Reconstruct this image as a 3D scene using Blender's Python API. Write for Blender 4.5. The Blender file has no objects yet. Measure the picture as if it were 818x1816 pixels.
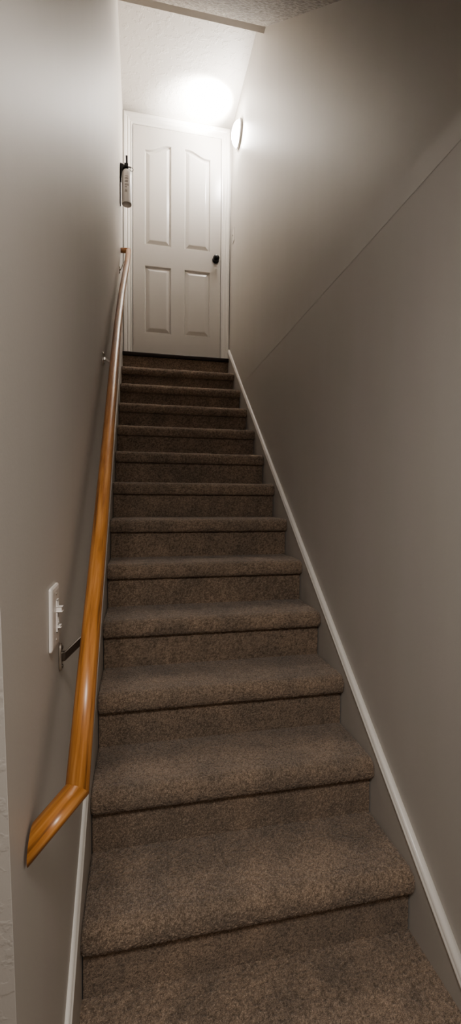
import bpy, bmesh, math, random
import numpy as np
from mathutils import Vector, Matrix

random.seed(4)
rng = np.random.default_rng(7)
scn = bpy.context.scene
COL = scn.collection

# ------------------------------------------------------------------ dimensions (metres)
RISE, RUN = 0.20356, 0.24113
SLOPE = RISE / RUN
NSTEP = 13
X0, X1 = 0.001, 0.960            # carpet edges between the skirts
SILL = NSTEP * RISE              # 2.646
YR = (NSTEP - 1) * RUN           # last riser 2.8936
DOOR_Y = 2.9425
WALL_Y = 2.957
CEIL_Z = 4.806
SEAM = 2.275
XL = 0.0
def xl(y): return -0.0105 + 0.0043 * y      # left wall: a touch out of parallel

def xw(z):                        # right wall: the upper wall overhangs the lower one by a few millimetres
    return 0.9745 + (z - SEAM) * 0.0098 if z >= SEAM else 0.9753 + (SEAM - z) * 0.0050

# ------------------------------------------------------------------ materials
def srgb(r, g, b):
    f = lambda c: (c / 255 / 12.92) if c / 255 <= 0.04045 else ((c / 255 + 0.055) / 1.055) ** 2.4
    return (f(r), f(g), f(b), 1)

def new_mat(name):
    m = bpy.data.materials.new(name); m.use_nodes = True
    nt = m.node_tree
    return m, nt, nt.nodes['Principled BSDF']

def simple(name, col, rough=0.5, metal=0.0, spec=0.5, coat=0.0):
    m, nt, b = new_mat(name)
    b.inputs['Base Color'].default_value = col
    b.inputs['Roughness'].default_value = rough
    b.inputs['Metallic'].default_value = metal
    b.inputs['Specular IOR Level'].default_value = spec
    b.inputs['Coat Weight'].default_value = coat
    return m

def L(nt, a, b): nt.links.new(a, b)

def tex_noise(nt, scale, detail=2, rough=0.5, vec=None):
    n = nt.nodes.new('ShaderNodeTexNoise')
    n.inputs['Scale'].default_value = scale
    n.inputs['Detail'].default_value = detail
    n.inputs['Roughness'].default_value = rough
    if vec: L(nt, vec, n.inputs['Vector'])
    return n

def coord(nt, which='Object', scale=(1, 1, 1)):
    c = nt.nodes.new('ShaderNodeTexCoord'); mp = nt.nodes.new('ShaderNodeMapping')
    mp.inputs['Scale'].default_value = scale
    L(nt, c.outputs[which], mp.inputs['Vector'])
    return mp.outputs['Vector']

def ramp(nt, fac, stops):
    r = nt.nodes.new('ShaderNodeValToRGB')
    e = r.color_ramp.elements
    while len(e) < len(stops): e.new(0.5)
    for i, (p, c) in enumerate(stops):
        e[i].position = p; e[i].color = c
    L(nt, fac, r.inputs['Fac'])
    return r

def bump(nt, b, height, strength, dist):
    n = nt.nodes.new('ShaderNodeBump')
    n.inputs['Strength'].default_value = strength
    n.inputs['Distance'].default_value = dist
    L(nt, height, n.inputs['Height']); L(nt, n.outputs['Normal'], b.inputs['Normal'])
    return n

def wall_paint(name, col, col2, rough=0.5, bs=0.12):
    m, nt, b = new_mat(name)
    v = coord(nt)
    big = tex_noise(nt, 2.2, 3, 0.6, coord(nt, 'Object', (1, 2.5, 0.5)))
    r = ramp(nt, big.outputs['Fac'], [(0.3, col), (0.7, col2)])
    L(nt, r.outputs['Color'], b.inputs['Base Color'])
    b.inputs['Roughness'].default_value = rough
    b.inputs['Specular IOR Level'].default_value = 0.5
    fine = tex_noise(nt, 190, 2, 0.5, v)
    bump(nt, b, fine.outputs['Fac'], bs, 0.0015)
    return m

M_WALL = wall_paint('greige_paint', srgb(203, 198, 191), srgb(206, 201, 195), 0.44)
M_SKIRT = wall_paint('greige_skirt_paint', srgb(200, 195, 188), srgb(203, 198, 192), 0.4, 0.05)
M_TRIM = simple('white_gloss_trim', srgb(242, 238, 232), 0.3)
M_DOOR = simple('white_door_paint', srgb(215, 210, 204), 0.25)

def knockdown(name, col, rough, scale, strength, dist, dark=None):
    m, nt, b = new_mat(name)
    v = coord(nt)
    n1 = tex_noise(nt, scale, 3, 0.55, v)
    r1 = ramp(nt, n1.outputs['Fac'], [(0.53, (0, 0, 0, 1)), (0.60, (1, 1, 1, 1))])
    n2 = tex_noise(nt, scale * 6, 2, 0.5, v)
    ad = nt.nodes.new('ShaderNodeMath'); ad.operation = 'MULTIPLY_ADD'
    L(nt, n2.outputs['Fac'], ad.inputs[0]); ad.inputs[1].default_value = 0.25
    L(nt, r1.outputs['Color'], ad.inputs[2])
    bump(nt, b, ad.outputs[0], strength, dist)
    if dark:
        n3 = tex_noise(nt, scale * 0.9, 4, 0.7, v)
        r3 = ramp(nt, n3.outputs['Fac'], [(0.38, dark), (0.62, col)])
        L(nt, r3.outputs['Color'], b.inputs['Base Color'])
    else:
        b.inputs['Base Color'].default_value = col
    b.inputs['Roughness'].default_value = rough
    return m

M_CEIL = knockdown('white_knockdown_ceiling', srgb(224, 219, 212), 0.5, 22, 0.35, 0.004)
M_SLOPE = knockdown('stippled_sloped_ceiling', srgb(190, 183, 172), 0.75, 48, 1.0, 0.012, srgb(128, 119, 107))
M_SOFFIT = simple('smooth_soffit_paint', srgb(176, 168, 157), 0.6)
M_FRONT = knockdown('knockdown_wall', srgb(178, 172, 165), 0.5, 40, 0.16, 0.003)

def carpet_mat():
    m, nt, b = new_mat('brown_carpet')
    v = coord(nt)
    n1 = tex_noise(nt, 380, 2, 0.7, v)
    r1 = ramp(nt, n1.outputs['Fac'], [(0.30, srgb(112, 97, 84)), (0.46, srgb(148, 131, 116)),
                                      (0.56, srgb(166, 148, 132)), (0.72, srgb(204, 186, 168))])
    n2 = tex_noise(nt, 7, 3, 0.6, v)
    r2 = ramp(nt, n2.outputs['Fac'], [(0.35, (0.80, 0.80, 0.80, 1)), (0.65, (1.12, 1.08, 1.04, 1))])
    at = nt.nodes.new('ShaderNodeAttribute'); at.attribute_name = 'tuft'
    r3 = ramp(nt, at.outputs['Fac'], [(0.15, (0.62, 0.62, 0.62, 1)), (0.75, (1.12, 1.12, 1.12, 1))])
    mx = nt.nodes.new('ShaderNodeMix'); mx.data_type = 'RGBA'; mx.blend_type = 'MULTIPLY'
    mx.inputs[0].default_value = 1
    L(nt, r1.outputs['Color'], mx.inputs[6]); L(nt, r2.outputs['Color'], mx.inputs[7])
    mx2 = nt.nodes.new('ShaderNodeMix'); mx2.data_type = 'RGBA'; mx2.blend_type = 'MULTIPLY'
    mx2.inputs[0].default_value = 1
    L(nt, mx.outputs[2], mx2.inputs[6]); L(nt, r3.outputs['Color'], mx2.inputs[7])
    L(nt, mx2.outputs[2], b.inputs['Base Color'])
    b.inputs['Roughness'].default_value = 0.95
    b.inputs['Specular IOR Level'].default_value = 0.1
    b.inputs['Sheen Weight'].default_value = 0.25
    b.inputs['Sheen Roughness'].default_value = 0.5
    bump(nt, b, n1.outputs['Fac'], 0.7, 0.004)
    return m
M_CARPET = carpet_mat()

def wood_mat():
    m, nt, b = new_mat('honey_oak')
    v = coord(nt, 'Object', (1, 0.045, 1))
    n = tex_noise(nt, 120, 4, 0.6, v)
    r = ramp(nt, n.outputs['Fac'], [(0.30, srgb(116, 74, 36)), (0.45, srgb(168, 113, 62)),
                                    (0.58, srgb(182, 128, 75)), (0.75, srgb(198, 148, 94))])
    n2 = tex_noise(nt, 5, 2, 0.5, coord(nt, 'Object', (1, 0.6, 1)))
    r2 = ramp(nt, n2.outputs['Fac'], [(0.3, (0.85, 0.82, 0.8, 1)), (0.7, (1.05, 1.05, 1.05, 1))])
    mx = nt.nodes.new('ShaderNodeMix'); mx.data_type = 'RGBA'; mx.blend_type = 'MULTIPLY'
    mx.inputs[0].default_value = 1
    L(nt, r.outputs['Color'], mx.inputs[6]); L(nt, r2.outputs['Color'], mx.inputs[7])
    L(nt, mx.outputs[2], b.inputs['Base Color'])
    b.inputs['Roughness'].default_value = 0.36
    b.inputs['Coat Weight'].default_value = 0.25
    b.inputs['Coat Roughness'].default_value = 0.25
    bump(nt, b, n.outputs['Fac'], 0.08, 0.001)
    return m
M_WOOD = wood_mat()
M_THRESH = simple('dark_threshold', srgb(40, 30, 25), 0.45)
M_BLACK = simple('black_metal', srgb(14, 13, 13), 0.35)
M_BLACKP = simple('black_plastic', srgb(20, 19, 20), 0.5)
M_BRKT = simple('aged_nickel', srgb(120, 112, 104), 0.3, 0.9)
M_NICKEL = simple('satin_nickel', srgb(200, 192, 182), 0.28, 0.85)
M_PLATE = simple('white_plastic', srgb(226, 220, 214), 0.35)
M_SLOT = simple('grey_slot', srgb(110, 102, 95), 0.6)
M_EXT = simple('white_enamel', srgb(240, 236, 232), 0.3)
M_EXTB = simple('grey_steel_base', srgb(175, 168, 162), 0.5)
M_PRINT = simple('grey_print', srgb(180, 172, 168), 0.6)
M_STEEL = simple('steel_ring', srgb(95, 90, 88), 0.35, 0.8)
M_SCPLATE = simple('white_sconce_plate', srgb(214, 208, 204), 0.4)
M_VOID = simple('dark_room', srgb(30, 28, 26), 0.9)

def glow(name, col, s):
    m, nt, b = new_mat(name)
    b.inputs['Base Color'].default_value = (0.9, 0.88, 0.85, 1)
    b.inputs['Emission Color'].default_value = col
    b.inputs['Emission Strength'].default_value = s
    return m
M_DOME = glow('lit_opal_glass', (1.0, 0.965, 0.93, 1), 155)

# ------------------------------------------------------------------ object helpers
def link(name, me, mat, parent=None, smooth=False):
    o = bpy.data.objects.new(name, me); COL.objects.link(o)
    if mat: me.materials.append(mat)
    if parent: o.parent = parent
    if smooth: me.polygons.foreach_set('use_smooth', [True] * len(me.polygons))
    return o

def from_bm(name, bm, mat, parent=None, smooth=False, recalc=True):
    if recalc: bmesh.ops.recalc_face_normals(bm, faces=bm.faces)
    me = bpy.data.meshes.new(name); bm.to_mesh(me); bm.free()
    return link(name, me, mat, parent, smooth)

def tag(o, label=None, cat=None, group=None, kind=None):
    if label: o['label'] = label
    if cat: o['category'] = cat
    if group: o['group'] = group
    if kind: o['kind'] = kind
    return o

def empty(name, loc):
    o = bpy.data.objects.new(name, None); o.empty_display_size = 0.05
    o.location = loc; COL.objects.link(o)
    bpy.context.view_layer.update()
    return o

def attach(o, parent):            # parent, keeping the mesh's world coordinates
    o.parent = parent
    o.matrix_parent_inverse = Matrix.Translation(parent.location).inverted() if parent.type == 'EMPTY' else Matrix()
    return o

def quad(bm, pts):
    bm.faces.new([bm.verts.new(p) for p in pts])

def box(bm, x0, x1, y0, y1, z0, z1, bev=0.0, seg=2):
    r = bmesh.ops.create_cube(bm, size=1)
    vs = r['verts']
    for v in vs:
        v.co = Vector((x0 + (v.co.x + .5) * (x1 - x0), y0 + (v.co.y + .5) * (y1 - y0), z0 + (v.co.z + .5) * (z1 - z0)))
    if bev:
        es = list({e for v in vs for e in v.link_edges})
        bmesh.ops.bevel(bm, geom=es, offset=bev, segments=seg, profile=0.5, affect='EDGES')

def loft(bm, rings, cap0=True, cap1=True, closed=True):
    vr = [[bm.verts.new(p) for p in r] for r in rings]
    n = len(vr[0])
    for a, b in zip(vr, vr[1:]):
        for i in range(n if closed else n - 1):
            j = (i + 1) % n
            bm.faces.new((a[i], a[j], b[j], b[i]))
    if cap0: bm.faces.new(vr[0][::-1])
    if cap1: bm.faces.new(vr[-1])
    return vr

def frame(d):
    d = Vector(d).normalized()
    a = d.cross(Vector((0, 0, 1)))
    if a.length < 1e-4: a = Vector((1, 0, 0))
    a.normalize(); b = a.cross(d).normalized()
    return d, a, b

def plane_ring(P, d, npl, prof):   # profile swept along d and cut by the plane through P
    d, a, b = frame(d); npl = Vector(npl)
    out = []
    for (s, t) in prof:
        v = Vector(P) + a * s + b * t
        k = (Vector(P) - v).dot(npl) / d.dot(npl)
        out.append(v + d * k)
    return out

def circ(r, n=24): return [(r * math.cos(2 * math.pi * i / n), r * math.sin(2 * math.pi * i / n)) for i in range(n)]

def lathe(bm, prof, origin, axis, n=32):       # prof: (radius, distance along axis)
    d, a, b = frame(axis); o = Vector(origin)
    rings = []
    for (r, h) in prof:
        rings.append([o + d * h + (a * math.cos(2 * math.pi * i / n) + b * math.sin(2 * math.pi * i / n)) * max(r, 1e-5) for i in range(n)])
    loft(bm, rings)

# ------------------------------------------------------------------ the room
YN = -3.4                          # back of the room below, behind the camera
XB = -2.4                          # the room below opens to the left of the stair
YC = -0.64                         # corner where the left stair wall ends
def yc(z): return -0.514 - 0.096 * z

bm = bmesh.new()
lw = [(xl(yc(0)), yc(0), 0), (xl(WALL_Y), WALL_Y, 0), (xl(WALL_Y), WALL_Y, CEIL_Z), (xl(yc(CEIL_Z)), yc(CEIL_Z), CEIL_Z)]
loft(bm, [[Vector(q) for q in lw], [Vector((-0.13, q[1], q[2])) for q in lw]])
tag(from_bm('wall_left', bm, M_WALL), 'grey painted stair wall on the left, behind the wooden handrail', kind='structure')

bm = bmesh.new()
for za, zb in ((SEAM, CEIL_Z + .05),):
    quad(bm, [(xw(za), YN, za), (xw(za), WALL_Y, za), (xw(zb), WALL_Y, zb), (xw(zb), YN, zb)])
quad(bm, [(0.9745, YN, SEAM), (0.9745, WALL_Y, SEAM), (0.9753, WALL_Y, SEAM - 1e-4), (0.9753, YN, SEAM - 1e-4)])
quad(bm, [(0.9753, YN, SEAM - 1e-4), (0.9753, WALL_Y, SEAM - 1e-4), (xw(0), WALL_Y, 0), (xw(0), YN, 0)])
tag(from_bm('wall_right', bm, M_WALL), 'grey painted stair wall on the right with a faint seam', kind='structure')

# wall holding the door
bm = bmesh.new()
OX0, OX1, OZ1 = 0.088, 0.897, SILL + 2.036
quad(bm, [(-.02, WALL_Y, SILL - .3), (OX0, WALL_Y, SILL - .3), (OX0, WALL_Y, CEIL_Z), (-.02, WALL_Y, CEIL_Z)])
quad(bm, [(OX1, WALL_Y, SILL - .3), (1.03, WALL_Y, SILL - .3), (1.03, WALL_Y, CEIL_Z), (OX1, WALL_Y, CEIL_Z)])
quad(bm, [(OX0, WALL_Y, OZ1), (OX1, WALL_Y, OZ1), (OX1, WALL_Y, CEIL_Z), (OX0, WALL_Y, CEIL_Z)])
tag(from_bm('wall_back', bm, M_WALL), 'narrow wall around the white door at the stair top', kind='structure')

# room below, around and behind the camera
bm = bmesh.new()
quad(bm, [(xl(yc(0)) - .0005, yc(0) - .0005, 0), (xl(yc(2.6)) - .0005, yc(2.6) - .0005, 2.6), (XB, yc(2.6), 2.6), (XB, yc(0), 0)])
tag(from_bm('wall_front', bm, M_FRONT), 'textured wall edge at the far left, beside the stair opening', kind='structure')
bm = bmesh.new(); quad(bm, [(XB, YN, 0), (XB, YC, 0), (XB, YC, 2.6), (XB, YN, 2.6)])
tag(from_bm('wall_side', bm, M_WALL), kind='structure')
bm = bmesh.new(); quad(bm, [(XB, YN, 0), (1.03, YN, 0), (1.03, YN, 2.6), (XB, YN, 2.6)])
tag(from_bm('wall_rear', bm, M_WALL), kind='structure')

# ceilings
SY1, SZ1, SM = 1.822, 4.575, 0.931          # top end of the sloped ceiling
LOWZ = 2.34
SY0 = SY1 - (SZ1 - LOWZ) / SM
bm = bmesh.new()
quad(bm, [(-.01, 1.866, CEIL_Z), (1.03, 1.866, CEIL_Z), (1.03, WALL_Y, CEIL_Z), (-.01, WALL_Y, CEIL_Z)])
tag(from_bm('ceiling', bm, M_CEIL), 'white knockdown textured ceiling above the door', kind='structure')
bm = bmesh.new()
quad(bm, [(-.01, SY0, LOWZ), (1.03, SY0, LOWZ), (1.03, SY1, SZ1), (-.01, SY1, SZ1)])
tag(from_bm('ceiling', bm, M_SLOPE), 'stippled sloped ceiling above the stairs at the top edge', kind='structure')
bm = bmesh.new()
box(bm, -.01, 1.03, SY1, 1.866, SZ1, CEIL_Z + .02)
tag(from_bm('trim', bm, M_SOFFIT), 'smooth grey soffit band between the sloped and the upper ceiling', kind='structure').name = 'trim_2'
bm = bmesh.new()
quad(bm, [(XB, YN, LOWZ), (1.03, YN, LOWZ), (1.03, SY0, LOWZ), (XB, SY0, LOWZ)])
tag(from_bm('ceiling', bm, M_CEIL), kind='structure')

# ------------------------------------------------------------------ carpet surfaces
def carpet_sheet(name, prof, x0, x1, dx, amp, parent, ends=True):
    """prof: dense list of (y, z); a sheet of tufted carpet between x0 and x1."""
    pr = np.array(prof); n = len(pr)
    tg = np.gradient(pr, axis=0); tg /= np.linalg.norm(tg, axis=1)[:, None] + 1e-9
    nrm = np.stack([-tg[:, 1], tg[:, 0]], 1)          # outward when the path runs back to front to back
    m = max(2, int((x1 - x0) / dx)); xs = np.linspace(x0, x1, m)
    r = rng.random((n, m))
    sm = r.copy()
    sm[1:-1, 1:-1] = (r[1:-1, 1:-1] * 2 + r[:-2, 1:-1] + r[2:, 1:-1] + r[1:-1, :-2] + r[1:-1, 2:]) / 6
    sm = np.clip((sm - .5) * 1.5 + .5, 0, 1) * .45 + r * .55
    h = (sm - .5) * 2 * amp
    if ends:                                           # the pile rounds over at both ends
        e = np.minimum(xs - x0, x1 - xs)
        h = h - (0.007 * np.clip(1 - e / 0.012, 0, 1) ** 2)[None, :]
    jx = (rng.random((n, m)) - .5) * dx * .7
    jx[:, 0] = 0; jx[:, -1] = 0
    co = np.empty((n, m, 3))
    co[..., 0] = xs[None, :] + jx
    co[..., 1] = pr[:, 0:1] + nrm[:, 0:1] * h
    co[..., 2] = pr[:, 1:2] + nrm[:, 1:2] * h
    idx = np.arange(n * m).reshape(n, m)
    f = np.stack([idx[:-1, :-1], idx[:-1, 1:], idx[1:, 1:], idx[1:, :-1]], -1).reshape(-1, 4)
    me = bpy.data.meshes.new(name)
    me.vertices.add(n * m); me.vertices.foreach_set('co', co.ravel())
    me.loops.add(f.size); me.loops.foreach_set('vertex_index', f.ravel())
    me.polygons.add(len(f)); me.polygons.foreach_set('loop_start', np.arange(0, f.size, 4))
    me.polygons.foreach_set('loop_total', np.full(len(f), 4))
    me.update(calc_edges=True); me.validate()
    at = me.attributes.new('tuft', 'FLOAT', 'POINT'); at.data.foreach_set('value', sm.ravel().astype(np.float32))
    o = link(name, me, M_CARPET, None, True)
    if parent: attach(o, parent)
    return o

def densify(pts, d):
    out = [pts[0]]
    for a, b in zip(pts, pts[1:]):
        L_ = math.hypot(b[0] - a[0], b[1] - a[1]); k = max(1, int(round(L_ / d)))
        for i in range(1, k + 1): out.append((a[0] + (b[0] - a[0]) * i / k, a[1] + (b[1] - a[1]) * i / k))
    return out

def bez(p0, p1, p2, p3, n=10):
    r = []
    for i in range(n + 1):
        t = i / n; u = 1 - t
        r.append(tuple(u**3 * a + 3*u*u*t * b + 3*u*t*t * c + t**3 * d for a, b, c, d in zip(p0, p1, p2, p3)))
    return r

stairs = empty('staircase', (0.48, 0, 0))
tag(stairs, 'straight flight of brown carpeted stairs climbing to the white door', 'stairs')
NB = 0.070                                             # height of the carpet roll on the nosing
for k in range(1, NSTEP + 1):
    y0, zt, zb = (k - 1) * RUN, k * RISE, (k - 1) * RISE
    d = 0.0027 if k <= 3 else 0.004 if k <= 8 else 0.005
    amp = 0.0022
    top = zt - NB + .006 if k < NSTEP else zt - .036
    # front face, path going up so that the outward side faces down the stair
    carpet_sheet('stair_riser', densify([(y0 + .003, zb - .002), (y0 + .003, top)], d), X0, X1, d, 0.0012, stairs, ends=False)
    if k < NSTEP:
        path = [(y0 + .016, zt - NB + .003), (y0 - .010, zt - NB)]
        path += bez((y0 - .012, zt - NB), (y0 - .024, zt - NB), (y0 - .030, zt - .056), (y0 - .030, zt - .040))[1:]
        path += bez((y0 - .030, zt - .040), (y0 - .030, zt - .012), (y0 - .012, zt), (y0 + .014, zt))[1:]
        path += [(y0 + RUN + .004, zt)]
        carpet_sheet('stair_tread', densify(path, d), X0 - .0025, X1 + .005, d, amp, stairs)
    else:
        bm = bmesh.new(); box(bm, X0, 0.972, y0 - .012, WALL_Y + .03, zt - .036, zt - .002, 0.006, 3)
        th = from_bm('threshold', bm, M_THRESH, None, True); attach(th, stairs)
        th['label'] = 'dark threshold strip under the door'

fl = carpet_sheet('floor', densify([(-0.80, 0), (0.004, 0)], 0.0034), -0.02, 1.02, 0.0034, 0.0018, None, ends=False)
tag(fl, 'brown carpet floor at the foot of the stairs', kind='structure')
fl2 = carpet_sheet('floor', densify([(YN, 0), (-0.80, 0)], 0.05), -0.02, 1.02, 0.05, 0.001, None, ends=False)
tag(fl2, kind='structure')
fl3 = carpet_sheet('floor', densify([(YN, 0), (YC, 0)], 0.05), XB, -0.02, 0.05, 0.001, None, ends=False)
tag(fl3, kind='structure')

# ------------------------------------------------------------------ skirt boards and their cap mouldings
OFF = 0.262
YE = DOOR_Y - .012
def skirt(side, face, wallx, y_low, offs):
    s = 1 if face > 0.4 else -1
    bm = bmesh.new()
    zt = lambda y: SLOPE * y + offs
    ys = [y_low, YE]
    # board: a sloped strip deep enough to reach behind treads and risers
    poly = [(y_low, -0.01), (y_low, zt(y_low)), (YE, zt(YE)), (YE, zt(YE) - .6), (0.5, -0.01)]
    wf = wallx if callable(wallx) else (lambda y: wallx)
    rings = [[Vector((face, y, z)) for y, z in poly], [Vector((wf(y), y, z)) for y, z in poly]]
    loft(bm, rings)
    o = from_bm('baseboard_' + side, bm, M_SKIRT)
    tag(o, 'sloping %s skirt board beside the stairs with a white cap' % side, kind='structure')
    # cap moulding: rounded bead along the top edge
    bm = bmesh.new()
    w0 = abs(wf(y_low) - face) + 0.005; w = w0
    h = 0.024
    prof = [(0, 0)] + [(w - .006 + .006 * math.sin(t), .006 - .006 * math.cos(t)) for t in (0, .5, 1.0, 1.57)]
    prof += [(w - .001, h * .45), (w - .004, h * .52)]
    prof += [(w - .004 - .010 * (1 - math.cos(t)), h * .55 + h * .45 * math.sin(t)) for t in (0.1, .5, .9, 1.3, 1.57)] + [(0, h)]
    def ring(y):
        k_ = (abs(wf(y) - face) + 0.005) / w0
        return [Vector((wf(y) + (-s) * u * k_, y - q * .55, zt(y) - .012 + q * .76)) for u, q in prof]
    ylo = y_low
    rr = [ring(ylo)] + [ring(ylo + (YE - .014 - ylo) * i / 10) for i in range(1, 11)]
    # rounded upper end
    last = rr[-1]
    for dy, sc in ((.006, .85), (.011, .5), (.013, .1)):
        c = sum(last, Vector()) / len(last)
        rr.append([Vector((c.x + (v.x - c.x) * (sc if abs(v.x - wf(YE)) > .002 else 1), v.y + dy, c.z + (v.z - c.z) * sc + dy * SLOPE)) for v in last])
    loft(bm, rr)
    c = from_bm('cap_moulding', bm, M_TRIM, o, True)
    c['label'] = 'white rounded cap moulding'
    return o
skirt('left', -0.002, lambda y: xl(y) - .001 if y < 2.4 else min(xl(y) - .001, -.003), -0.40, 0.355)
skirt('right', 0.9640, 0.992, -0.30, OFF)

# ------------------------------------------------------------------ door, casing, knob
door = empty('door_1', (0.49, DOOR_Y, SILL))
tag(door, 'white four panel door with arched upper panels and black knob', kind='structure')
DX0, DX1, DZ0, DZ1 = 0.0916, 0.8936, SILL + .004, SILL + 2.032

def panel_outline(x0, x1, z0, z1, inset, arch=0):
    pts = []
    a0, a1 = x0 + inset, x1 - inset
    pts.append((a0, z0 + inset)); pts.append((a1, z0 + inset))
    n = 14
    for i in range(n + 1):
        x = a1 + (a0 - a1) * i / n
        z = z1
        if arch:
            t = (x - x0) / (x1 - x0)
            if arch < 0: t = 1 - t
            u = min(1, max(0, (t - .12) / .76)); z = z1 + .060 * (u * u * (3 - 2 * u))
        pts.append((x, z - inset))
    return pts

bm = bmesh.new()
edges = []
def loop_edges(pts, y):
    vs = [bm.verts.new((x, y, z)) for x, z in pts]
    return vs, [bm.edges.new((vs[i], vs[(i + 1) % len(vs)])) for i in range(len(vs))]
ov, oe = loop_edges([(DX0, DZ0), (DX1, DZ0), (DX1, DZ1), (DX0, DZ1)], DOOR_Y)
edges += oe
panels = [(0.196, 0.433, 3.635, 4.474, 1), (0.555, 0.792, 3.635, 4.474, -1), (0.196, 0.433, 2.845, 3.445, 0), (0.555, 0.792, 2.845, 3.445, 0)]
plan = []
for x0, x1, z0, z1, ar in panels:
    vs, es = loop_edges(panel_outline(x0, x1, z0, z1, 0, ar), DOOR_Y); edges += es
    plan.append((vs, (x0, x1, z0, z1, ar)))
bmesh.ops.triangle_fill(bm, use_beauty=True, use_dissolve=False, edges=edges)
for f in list(bm.faces):           # keep only the flat stiles and rails
    c = f.calc_center_median()
    for x0, x1, z0, z1, ar in panels:
        if x0 < c.x < x1 and z0 < c.z and c.z < z1 and f.is_valid:
            pass
for vs, (x0, x1, z0, z1, ar) in plan:
    prev = vs
    for inset, dep in ((.003, .005), (.007, .014), (.012, .0145), (.040, .003), (.046, .002)):
        nv = [bm.verts.new((x, DOOR_Y + dep, z)) for x, z in panel_outline(x0, x1, z0, z1, inset, ar)]
        for i in range(len(nv)):
            j = (i + 1) % len(nv)
            bm.faces.new((prev[i], prev[j], nv[j], nv[i]))
        prev = nv
    bm.faces.new(prev)
# edges of the slab
for i in range(4):
    j = (i + 1) % 4
    a, b = ov[i], ov[j]
    bm.faces.new((a, b, bm.verts.new(b.co + Vector((0, .035, 0))), bm.verts.new(a.co + Vector((0, .035, 0)))))
bmesh.ops.remove_doubles(bm, verts=bm.verts[:], dist=1e-5)
attach(from_bm('door_panel', bm, M_DOOR), door)

bm = bmesh.new()
KX, KZ = 0.845, 3.563
lathe(bm, [(0.001, 0), (.030, 0), (.031, .003), (.029, .007), (.014, .009), (.0115, .013), (.0115, .026), (.017, .031), (.026, .036), (.0295, .044),
           (.0285, .054), (.023, .061), (.012, .065), (.001, .066)], (KX, DOOR_Y + .001, KZ), (0, -1, 0), 32)
kn = from_bm('door_knob', bm, M_BLACK, None, True); attach(kn, door); kn['label'] = 'round black door knob on a black rosette'

# casing: moulded profile mitred round three sides (u 0 = inner edge, 1 = outer edge; second value = projection)
cp = [(0, 0), (0, .009), (.06, .011), (.16, .011), (.20, .0075), (.26, .009), (.40, .013), (.50, .0145), (.54, .011), (.60, .0115), (.68, .017), (.80, .020), (.94, .020), (1.0, .017), (1.0, 0)]
IL, IR, IT = 0.0868, 0.8985, SILL + 2.038
OL, OR_, OT = 0.0085, 0.9750, SILL + 2.132
bm = bmesh.new()
def cring(where):
    r = []
    for u, p_ in cp:
        xl, xr, zt = IL + (OL - IL) * u, IR + (OR_ - IR) * u, IT + (OT - IT) * u
        y = WALL_Y - .002 - p_ * 1.15
        r.append(Vector({'lb': (xl, y, SILL - .001), 'lt': (xl, y, zt), 'rt': (xr, y, zt), 'rb': (xr, y, SILL - .001)}[where]))
    return r
loft(bm, [cring(w) for w in ('lb', 'lt', 'rt', 'rb')], closed=True)
tag(from_bm('trim_1', bm, M_TRIM), 'white moulded casing around the door', kind='structure')
# dark jamb behind the slab
bm = bmesh.new()
for a, b in (((OX0, OZ1), (OX0, SILL)), ((OX0, OZ1), (OX1, OZ1)), ((OX1, OZ1), (OX1, SILL))):
    quad(bm, [(a[0], WALL_Y - .012, a[1]), (b[0], WALL_Y - .012, b[1]), (b[0], WALL_Y + .10, b[1]), (a[0], WALL_Y + .10, a[1])])
tag(from_bm('trim_3', bm, M_TRIM), kind='structure')
bm = bmesh.new(); quad(bm, [(-.1, WALL_Y + .1, SILL - .1), (1.1, WALL_Y + .1, SILL - .1), (1.1, WALL_Y + .1, CEIL_Z), (-.1, WALL_Y + .1, CEIL_Z)])
tag(from_bm('wall_beyond', bm, M_VOID), kind='structure')

# ------------------------------------------------------------------ handrail
A_ = 1.26
rail_xy = [(0.0503, -0.4667), (0.0490, -0.30), (0.0480, 0.0), (0.0460, 0.40), (0.0430, 0.75), (0.0420, 1.10), (0.0460, 1.48), (0.0540, 1.78), (0.0620, 2.02), (0.0660, 2.33)]
RP = [Vector((x, y, A_ + SLOPE * y)) for x, y in rail_xy]
hand = empty('handrail', (XL, RP[0].y, 0.85))
tag(hand, 'long honey oak handrail on metal brackets along the left wall', 'handrail')
RR = 0.0185
def bis(d0, d1): return (Vector(d0).normalized() + Vector(d1).normalized()).normalized()
prof = circ(RR, 28)
botW = Vector((-0.0085, -0.512, 0.822)); topW = Vector((0.004, 2.440, A_ + SLOPE * 2.33 + .055))
def rail_piece(name, pts, npl0, npl1, label=None):
    dirs = [(b - a).normalized() for a, b in zip(pts, pts[1:])]
    d = (pts[-1] - pts[0]).normalized()
    Mx = Matrix.Translation(pts[0]) @ Vector((0, 1, 0)).rotation_difference(d).to_matrix().to_4x4()
    inv = Mx.inverted()
    bm = bmesh.new(); rings = []
    for i, P in enumerate(pts):
        if i == 0: n_, dd = npl0, dirs[0]
        elif i == len(pts) - 1: n_, dd = npl1, dirs[-1]
        else: n_, dd = bis(dirs[i - 1], dirs[i]), dirs[i]
        rings.append([inv @ v for v in plane_ring(P, dd, n_, prof)])
    loft(bm, rings)
    for f in bm.faces: f.smooth = len(f.verts) == 4
    o = from_bm(name, bm, M_WOOD)
    o.parent = hand
    o.matrix_parent_inverse = Matrix.Translation(hand.location).inverted()
    o.matrix_world = Mx
    o.location = Mx.to_translation(); o.rotation_euler = Mx.to_euler()
    if label: o['label'] = label
    return o
d_first = (RP[1] - RP[0]).normalized(); d_last = (RP[-1] - RP[-2]).normalized()
n_bot = bis((RP[0] - botW), d_first); n_top = bis(d_last, topW - RP[-1])
rail_piece('rail', RP, n_bot, n_top)
rail_piece('rail_return', [botW, RP[0]], Vector((1, 0, 0)), n_bot, 'lower end piece mitred back to the wall')
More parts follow.
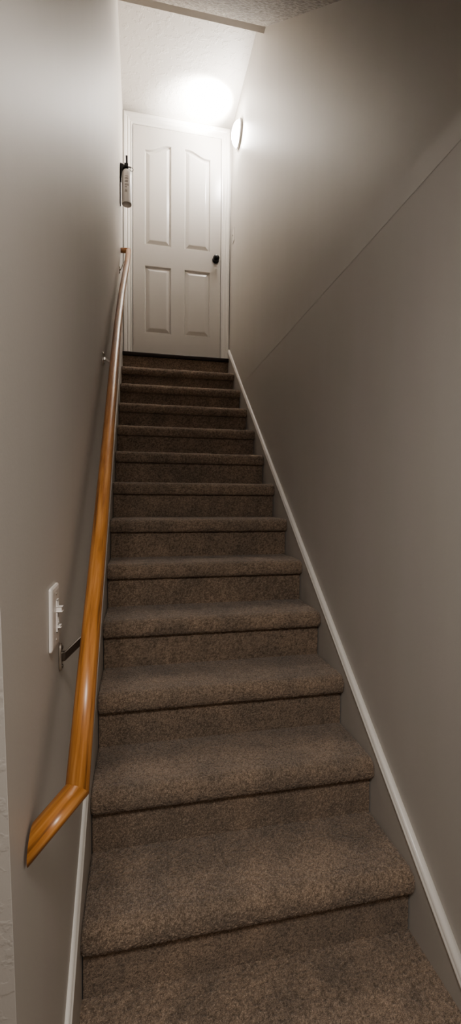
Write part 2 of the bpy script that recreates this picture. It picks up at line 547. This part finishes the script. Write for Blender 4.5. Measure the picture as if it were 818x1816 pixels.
rail_piece('rail_return', [RP[-1], topW], n_top, Vector((1, 0, 0)), 'upper end piece mitred back to the wall')

def bracket(y, z, mat, size, dy):
    XL = xl(y)
    """wall rose with two screws and a flat arm reaching under the rail"""
    # rail centre above this y
    ya = y + dy
    for a, b in zip(RP, RP[1:]):
        if a.y <= ya <= b.y:
            t = (ya - a.y) / (b.y - a.y); rc = a + (b - a) * t
    bm = bmesh.new()
    p0 = Vector((XL + .004, y, z)); p3 = Vector((rc.x, rc.y + .004, rc.z - RR * 1.1))
    p1 = p0 + Vector((0.008, 0, .002)); p2 = p3 + Vector((-.012, -.012, -.004))
    path = [p0, p1, p2, p3]
    rings = []
    hw, hh = 0.0035 * size, 0.0075 * size
    for i, P in enumerate(path):
        rings.append([P + Vector((0, a * hw, b * hh)) for a, b in ((-1, -.8), (-.8, -1), (.8, -1), (1, -.8), (1, .8), (.8, 1), (-.8, 1), (-1, .8))])
    loft(bm, rings)
    # saddle plate under the rail
    d, a, b = frame(d_first)
    c = rc - b * (RR - .0005) if b.z > 0 else rc + b * (RR - .0005)
    sad = [[c + d * s_ + a * w_ + (b if b.z < 0 else -b) * t_ for w_, t_ in ((-.008, 0), (.008, 0), (.008, .003), (-.008, .003))] for s_ in (-.028, .028)]
    loft(bm, sad)
    o = from_bm('bracket', bm, mat); attach(o, hand)
    bm = bmesh.new()
    oval = []
    for x_, s_ in ((0, 1), (.002, 1), (.0042, .9), (.005, .7)):
        oval.append([Vector((XL + .0005 + x_, y + .012 * s_ * math.cos(t), z + .029 * (s_ if s_ == 1 else (s_ + 1.5) / 2.5) * math.sin(t))) for t in [2 * math.pi * i / 28 for i in range(28)]])
    loft(bm, oval)
    w_ = from_bm('wall_plate', bm, M_NICKEL, o, True)
    for s_ in (-1, 1):
        bm = bmesh.new()
        lathe(bm, [(.001, 0), (.0042, 0), (.0038, .0015), (.0015, .0024), (.0005, .0024)], (XL + .0052, y, z + s_ * .019), (1, 0, 0), 14)
        from_bm('screw', bm, M_BRKT, o, True)
bracket(-0.253, 1.006, M_BRKT, 1.25, .022)
bracket(0.780, 1.922, M_NICKEL, 0.8, .015)
bracket(2.250, 3.035, M_NICKEL, 0.8, -.02)

# ------------------------------------------------------------------ wall light
SC = Vector((xw(4.475) - .001, 2.605, 4.475))
sc = empty('wall_light', SC)
tag(sc, 'lit round white wall light high on the right wall beside the door', 'wall light')
bm = bmesh.new()
lathe(bm, [(.001, 0), (.104, 0), (.106, .002), (.106, .015), (.103, .019), (.09, .020), (.001, .020)], SC, (-1, 0, 0), 48)
attach(from_bm('back_plate', bm, M_SCPLATE, None, True), sc)
bm = bmesh.new()
lathe(bm, [(.092 * math.cos(t), .019 + .050 * math.sin(t)) for t in [math.pi / 2 * i / 12 for i in range(12)]] + [(.001, .069)], SC, (-1, 0, 0), 48)
attach(tag(from_bm('glass_shade', bm, M_DOME, None, True), 'glowing domed opal glass'), sc)

# ------------------------------------------------------------------ fire extinguisher and its bracket
EX = Vector((0.052, 2.40, 0)); EZ0, EZ1 = 3.615, 3.880
ex = empty('fire_extinguisher', (EX.x, EX.y, EZ0))
tag(ex, 'small white fire extinguisher with black top hanging on the left wall', 'fire extinguisher')
ER = 0.038
bm = bmesh.new()
H = EZ1 - EZ0
lathe(bm, [(ER - .004, .003), (ER - .001, .001), (ER, .006), (ER, H - .05), (ER * .97, H - .035), (ER * .86, H - .018), (ER * .62, H - .005), (ER * .38, H), (.001, H)], (EX.x, EX.y, EZ0), (0, 0, 1), 40)
attach(from_bm('cylinder', bm, M_EXT, None, True), ex)
bm = bmesh.new()
lathe(bm, [(.001, .0), (ER - .004, -.001), (ER - .003, .004), (.001, .004)], (EX.x, EX.y, EZ0), (0, 0, 1), 40)
attach(tag(from_bm('cylinder_base', bm, M_EXTB, None, True), 'grey underside of the cylinder'), ex)
bm = bmesh.new()      # valve body and carrying lever
lathe(bm, [(.017, 0), (.017, .012), (.014, .016), (.012, .030), (.001, .030)], (EX.x, EX.y, EZ1 - .004), (0, 0, 1), 20)
box(bm, EX.x - .0185, EX.x + .012, EX.y - .035, EX.y + .014, EZ1 + .004, EZ1 + .030, .004)
attach(tag(from_bm('valve', bm, M_BLACKP), 'black valve'), ex)
bm = bmesh.new()
loft(bm, [[Vector((EX.x + sx * .007, EX.y + y_ , z_ + dz)) for sx, dz in ((-1, 0), (1, 0), (1, .006), (-1, .006))] for y_, z_ in ((.010, EZ1 + .022), (-.01, EZ1 + .034), (-.035, EZ1 + .062), (-.045, EZ1 + .072))])
attach(tag(from_bm('lever', bm, M_BLACKP), 'black squeeze lever'), ex)
bm = bmesh.new()      # pull-pin ring
rc_ = Vector((EX.x + .036, EX.y - .02, EZ1 - .006)); rings = []
for i in range(24):
    t = 2 * math.pi * i / 24
    c = rc_ + Vector((.0125 * math.cos(t), 0, .0135 * math.sin(t)))
    dr = Vector((math.cos(t), 0, math.sin(t)))
    rings.append([c + dr * (.0022 * math.cos(q)) + Vector((0, .0022 * math.sin(q), 0)) for q in [2 * math.pi * j / 8 for j in range(8)]])
rings.append(rings[0]); loft(bm, rings, False, False)
bmesh.ops.remove_doubles(bm, verts=bm.verts[:], dist=1e-6)
box(bm, EX.x + .004, EX.x + .030, EX.y - .024, EX.y - .016, EZ1 + .006, EZ1 + .014, .002)
attach(tag(from_bm('pin_ring', bm, M_STEEL, None, True), 'dark pull pin ring'), ex)
bm = bmesh.new()      # unreadable rows of small grey print wrapped on the front
random.seed(11)
z = EZ1 - .075
while z > EZ1 - .20:
    a0 = -1.95 + random.uniform(-.03, .03); a1 = a0 + (.80 if z > EZ1 - .15 else .5) * random.uniform(.75, 1)
    n = 8
    hgt = random.choice((.004, .006, .010))
    loft(bm, [[Vector((EX.x + (ER + e) * math.cos(t), EX.y + (ER + e) * math.sin(t), zz)) for e, zz in ((-.001, z), (.0004, z), (.0004, z + hgt), (-.001, z + hgt))] for t in [a0 + (a1 - a0) * i / n for i in range(n + 1)]])
    z -= hgt + .0045
attach(tag(from_bm('printed_label', bm, M_PRINT), 'rows of small grey print'), ex)

bk = None
bm = bmesh.new()
YB = EX.y
# back strip on the wall, wedge shaped hook that grips the neck
box(bm, XL + .001, XL + .006, YB - .016, YB + .016, EZ0 - .01, EZ1 + .03, .001)
tri = [(XL + .003, EZ1 + .032), (EX.x - .019, EZ1 + .022), (EX.x - .019, EZ1 + .004), (EX.x - .026, EZ1 - .001), (EX.x - .035, EZ1 - .014), (EX.x - .0395, EZ1 - .034), (EX.x - .0405, EZ1 - .055), (EX.x - .0405, EZ1 - .085), (XL + .003, EZ1 - .085)]
loft(bm, [[Vector((x_, YB + s_ * .024, z_)) for x_, z_ in tri] for s_ in (-1, 1)])
bk = from_bm('extinguisher_bracket', bm, M_BLACKP)
tag(bk, 'black wall bracket holding up the white fire extinguisher', 'bracket')

# ------------------------------------------------------------------ switches
def cover_plate(bm, org, u, n, w, h):   # bevelled plate: u = along the wall, n = out of the wall
    Z = Vector((0, 0, 1)); rings = []
    for dep, ins in ((0, 0), (.0035, 0), (.0055, .003), (.0065, .009)):
        a, b = w / 2 - ins, h / 2 - ins; r = .004
        pts = []
        for cx_, cz_, t0 in ((a - r, b - r, 0), (-(a - r), b - r, 1), (-(a - r), -(b - r), 2), (a - r, -(b - r), 3)):
            for i in range(4):
                t = math.pi / 2 * (t0 + i / 3)
                pts.append(org + u * (cx_ + r * math.cos(t)) + Z * (cz_ + r * math.sin(t)) + n * dep)
        rings.append(pts)
    loft(bm, rings)

def obox(bm, org, u, n, u0, u1, z0, z1, d0, d1, bev=0):
    Z = Vector((0, 0, 1))
    r = bmesh.ops.create_cube(bm, size=1)
    for v in r['verts']:
        c = v.co.copy()
        v.co = org + u * (u0 + (c.x + .5) * (u1 - u0)) + Z * (z0 + (c.z + .5) * (z1 - z0)) + n * (d0 + (c.y + .5) * (d1 - d0))
    if bev:
        bmesh.ops.bevel(bm, geom=list({e for v in r['verts'] for e in v.link_edges}), offset=bev, segments=2, profile=.5, affect='EDGES')

SW = Vector((xl(-.321) + .0005, -0.321, 1.105)); U, N_ = Vector((0, 1, 0)), Vector((1, 0, 0))
sw = empty('dimmer_switch', SW)
tag(sw, 'white dimmer switch on the left wall behind the lower handrail', 'light switch')
bm = bmesh.new(); cover_plate(bm, SW, U, N_, .072, .116)
attach(from_bm('cover_plate', bm, M_PLATE), sw)
bm = bmesh.new(); obox(bm, SW, U, N_, .001, .013, -.029, .030, .005, .0067)
attach(tag(from_bm('slot', bm, M_SLOT), 'grey slot'), sw)
bm = bmesh.new()
for a in ((.0, .0012, -.030, .031), (.0128, .014, -.030, .031)): obox(bm, SW, U, N_, a[0], a[1], a[2], a[3], .006, .0085)
for a in ((-.030, -.0288), (.030, .0312)): obox(bm, SW, U, N_, 0, .014, a[0], a[1], .006, .0085)
attach(from_bm('slot_frame', bm, M_PLATE), sw)
bm = bmesh.new(); obox(bm, SW, U, N_, -.001, .012, .009, .018, .006, .016, .0012)
attach(tag(from_bm('toggle', bm, M_PLATE), 'white switch toggle'), sw)
bm = bmesh.new(); obox(bm, SW, U, N_, .003, .012, -.022, -.017, .006, .013, .001); obox(bm, SW, U, N_, .003, .010, -.014, -.0115, .006, .009, .0006)
attach(tag(from_bm('slider', bm, M_PLATE), 'small white dimmer slider'), sw)
for s_ in (1, -1):
    bm = bmesh.new(); lathe(bm, [(.001, .0), (.0032, 0), (.0028, .0012), (.0005, .0016)], SW + N_ * .0062 + Vector((0, 0, s_ * .043)), (1, 0, 0), 14)
    attach(from_bm('screw', bm, M_NICKEL, None, True), sw)

SZ = 3.725
S2 = Vector((xw(SZ) - .0005, 2.80, SZ)); N2 = Vector((-1, 0, 0))
s2 = empty('light_switch', S2)
tag(s2, 'white toggle light switch on the right wall beside the door', 'light switch')
bm = bmesh.new(); cover_plate(bm, S2, U, N2, .072, .116)
attach(from_bm('cover_plate', bm, M_PLATE), s2)
bm = bmesh.new(); obox(bm, S2, U, N2, -.004, .004, -.004, .008, .005, .018, .001)
attach(from_bm('toggle', bm, M_PLATE), s2)
for s_ in (1, -1):
    bm = bmesh.new(); lathe(bm, [(.001, .0), (.0032, 0), (.0028, .0012), (.0005, .0016)], S2 + N2 * .0062 + Vector((0, 0, s_ * .041)), (-1, 0, 0), 14)
    attach(from_bm('screw', bm, M_NICKEL, None, True), s2)

# ------------------------------------------------------------------ lamps
def area(name, loc, target, size, power, col, size_y=None):
    l = bpy.data.lights.new(name, 'AREA'); l.energy = power; l.color = col; l.size = size
    if size_y: l.shape = 'RECTANGLE'; l.size_y = size_y
    o = bpy.data.objects.new(name, l); COL.objects.link(o)
    o.location = loc
    o.rotation_euler = (Vector(target) - Vector(loc)).to_track_quat('-Z', 'Y').to_euler()
    return o
area('basement_ceiling_lamp', (0.14, -1.55, 2.31), (0.20, -1.25, 0), 0.4, 25, (1.0, 0.965, 0.92))

sl = bpy.data.lights.new('wall_light_bulb', 'SPOT'); sl.energy = 170; sl.color = (1.0, 0.97, 0.93)
sl.spot_size = math.radians(78); sl.spot_blend = 0.8; sl.shadow_soft_size = 0.02
so = bpy.data.objects.new('wall_light_bulb', sl); COL.objects.link(so)
so.location = (SC.x - 0.075, SC.y, SC.z + .03)
so.rotation_euler = (Vector((0.74, 2.72, CEIL_Z)) - so.location).to_track_quat('-Z', 'Y').to_euler()

w = bpy.data.worlds.new('World'); scn.world = w; w.use_nodes = True
w.node_tree.nodes['Background'].inputs[0].default_value = (0.9, 0.85, 0.8, 1)
w.node_tree.nodes['Background'].inputs[1].default_value = 0.02

# ------------------------------------------------------------------ camera
yaw, pitch, roll, F = 0.2046475, -0.0266932, 0.0057964, 782.12
cy, sy, cp_, sp, cr, sr = math.cos(yaw), math.sin(yaw), math.cos(pitch), math.sin(pitch), math.cos(roll), math.sin(roll)
fv = Vector((sy * cp_, cy * cp_, sp)); r0 = Vector((cy, -sy, 0)); u0 = r0.cross(fv)
rv = r0 * cr + u0 * sr; uv = -r0 * sr + u0 * cr
cam = bpy.data.cameras.new('camera'); co = bpy.data.objects.new('camera', cam); COL.objects.link(co)
Mc = Matrix((rv, uv, -fv)).transposed().to_4x4(); Mc.translation = Vector((0.14574, -1.18488, 1.32343))
co.matrix_world = Mc
cam.sensor_fit = 'VERTICAL'; cam.sensor_height = 36; cam.sensor_width = 36
cam.lens = F / 1816 * 36
cam.clip_start = 0.02
scn.camera = co
scn.view_settings.view_transform = 'AgX'
scn.view_settings.look = 'AgX - Medium High Contrast'
scn.view_settings.exposure = 0
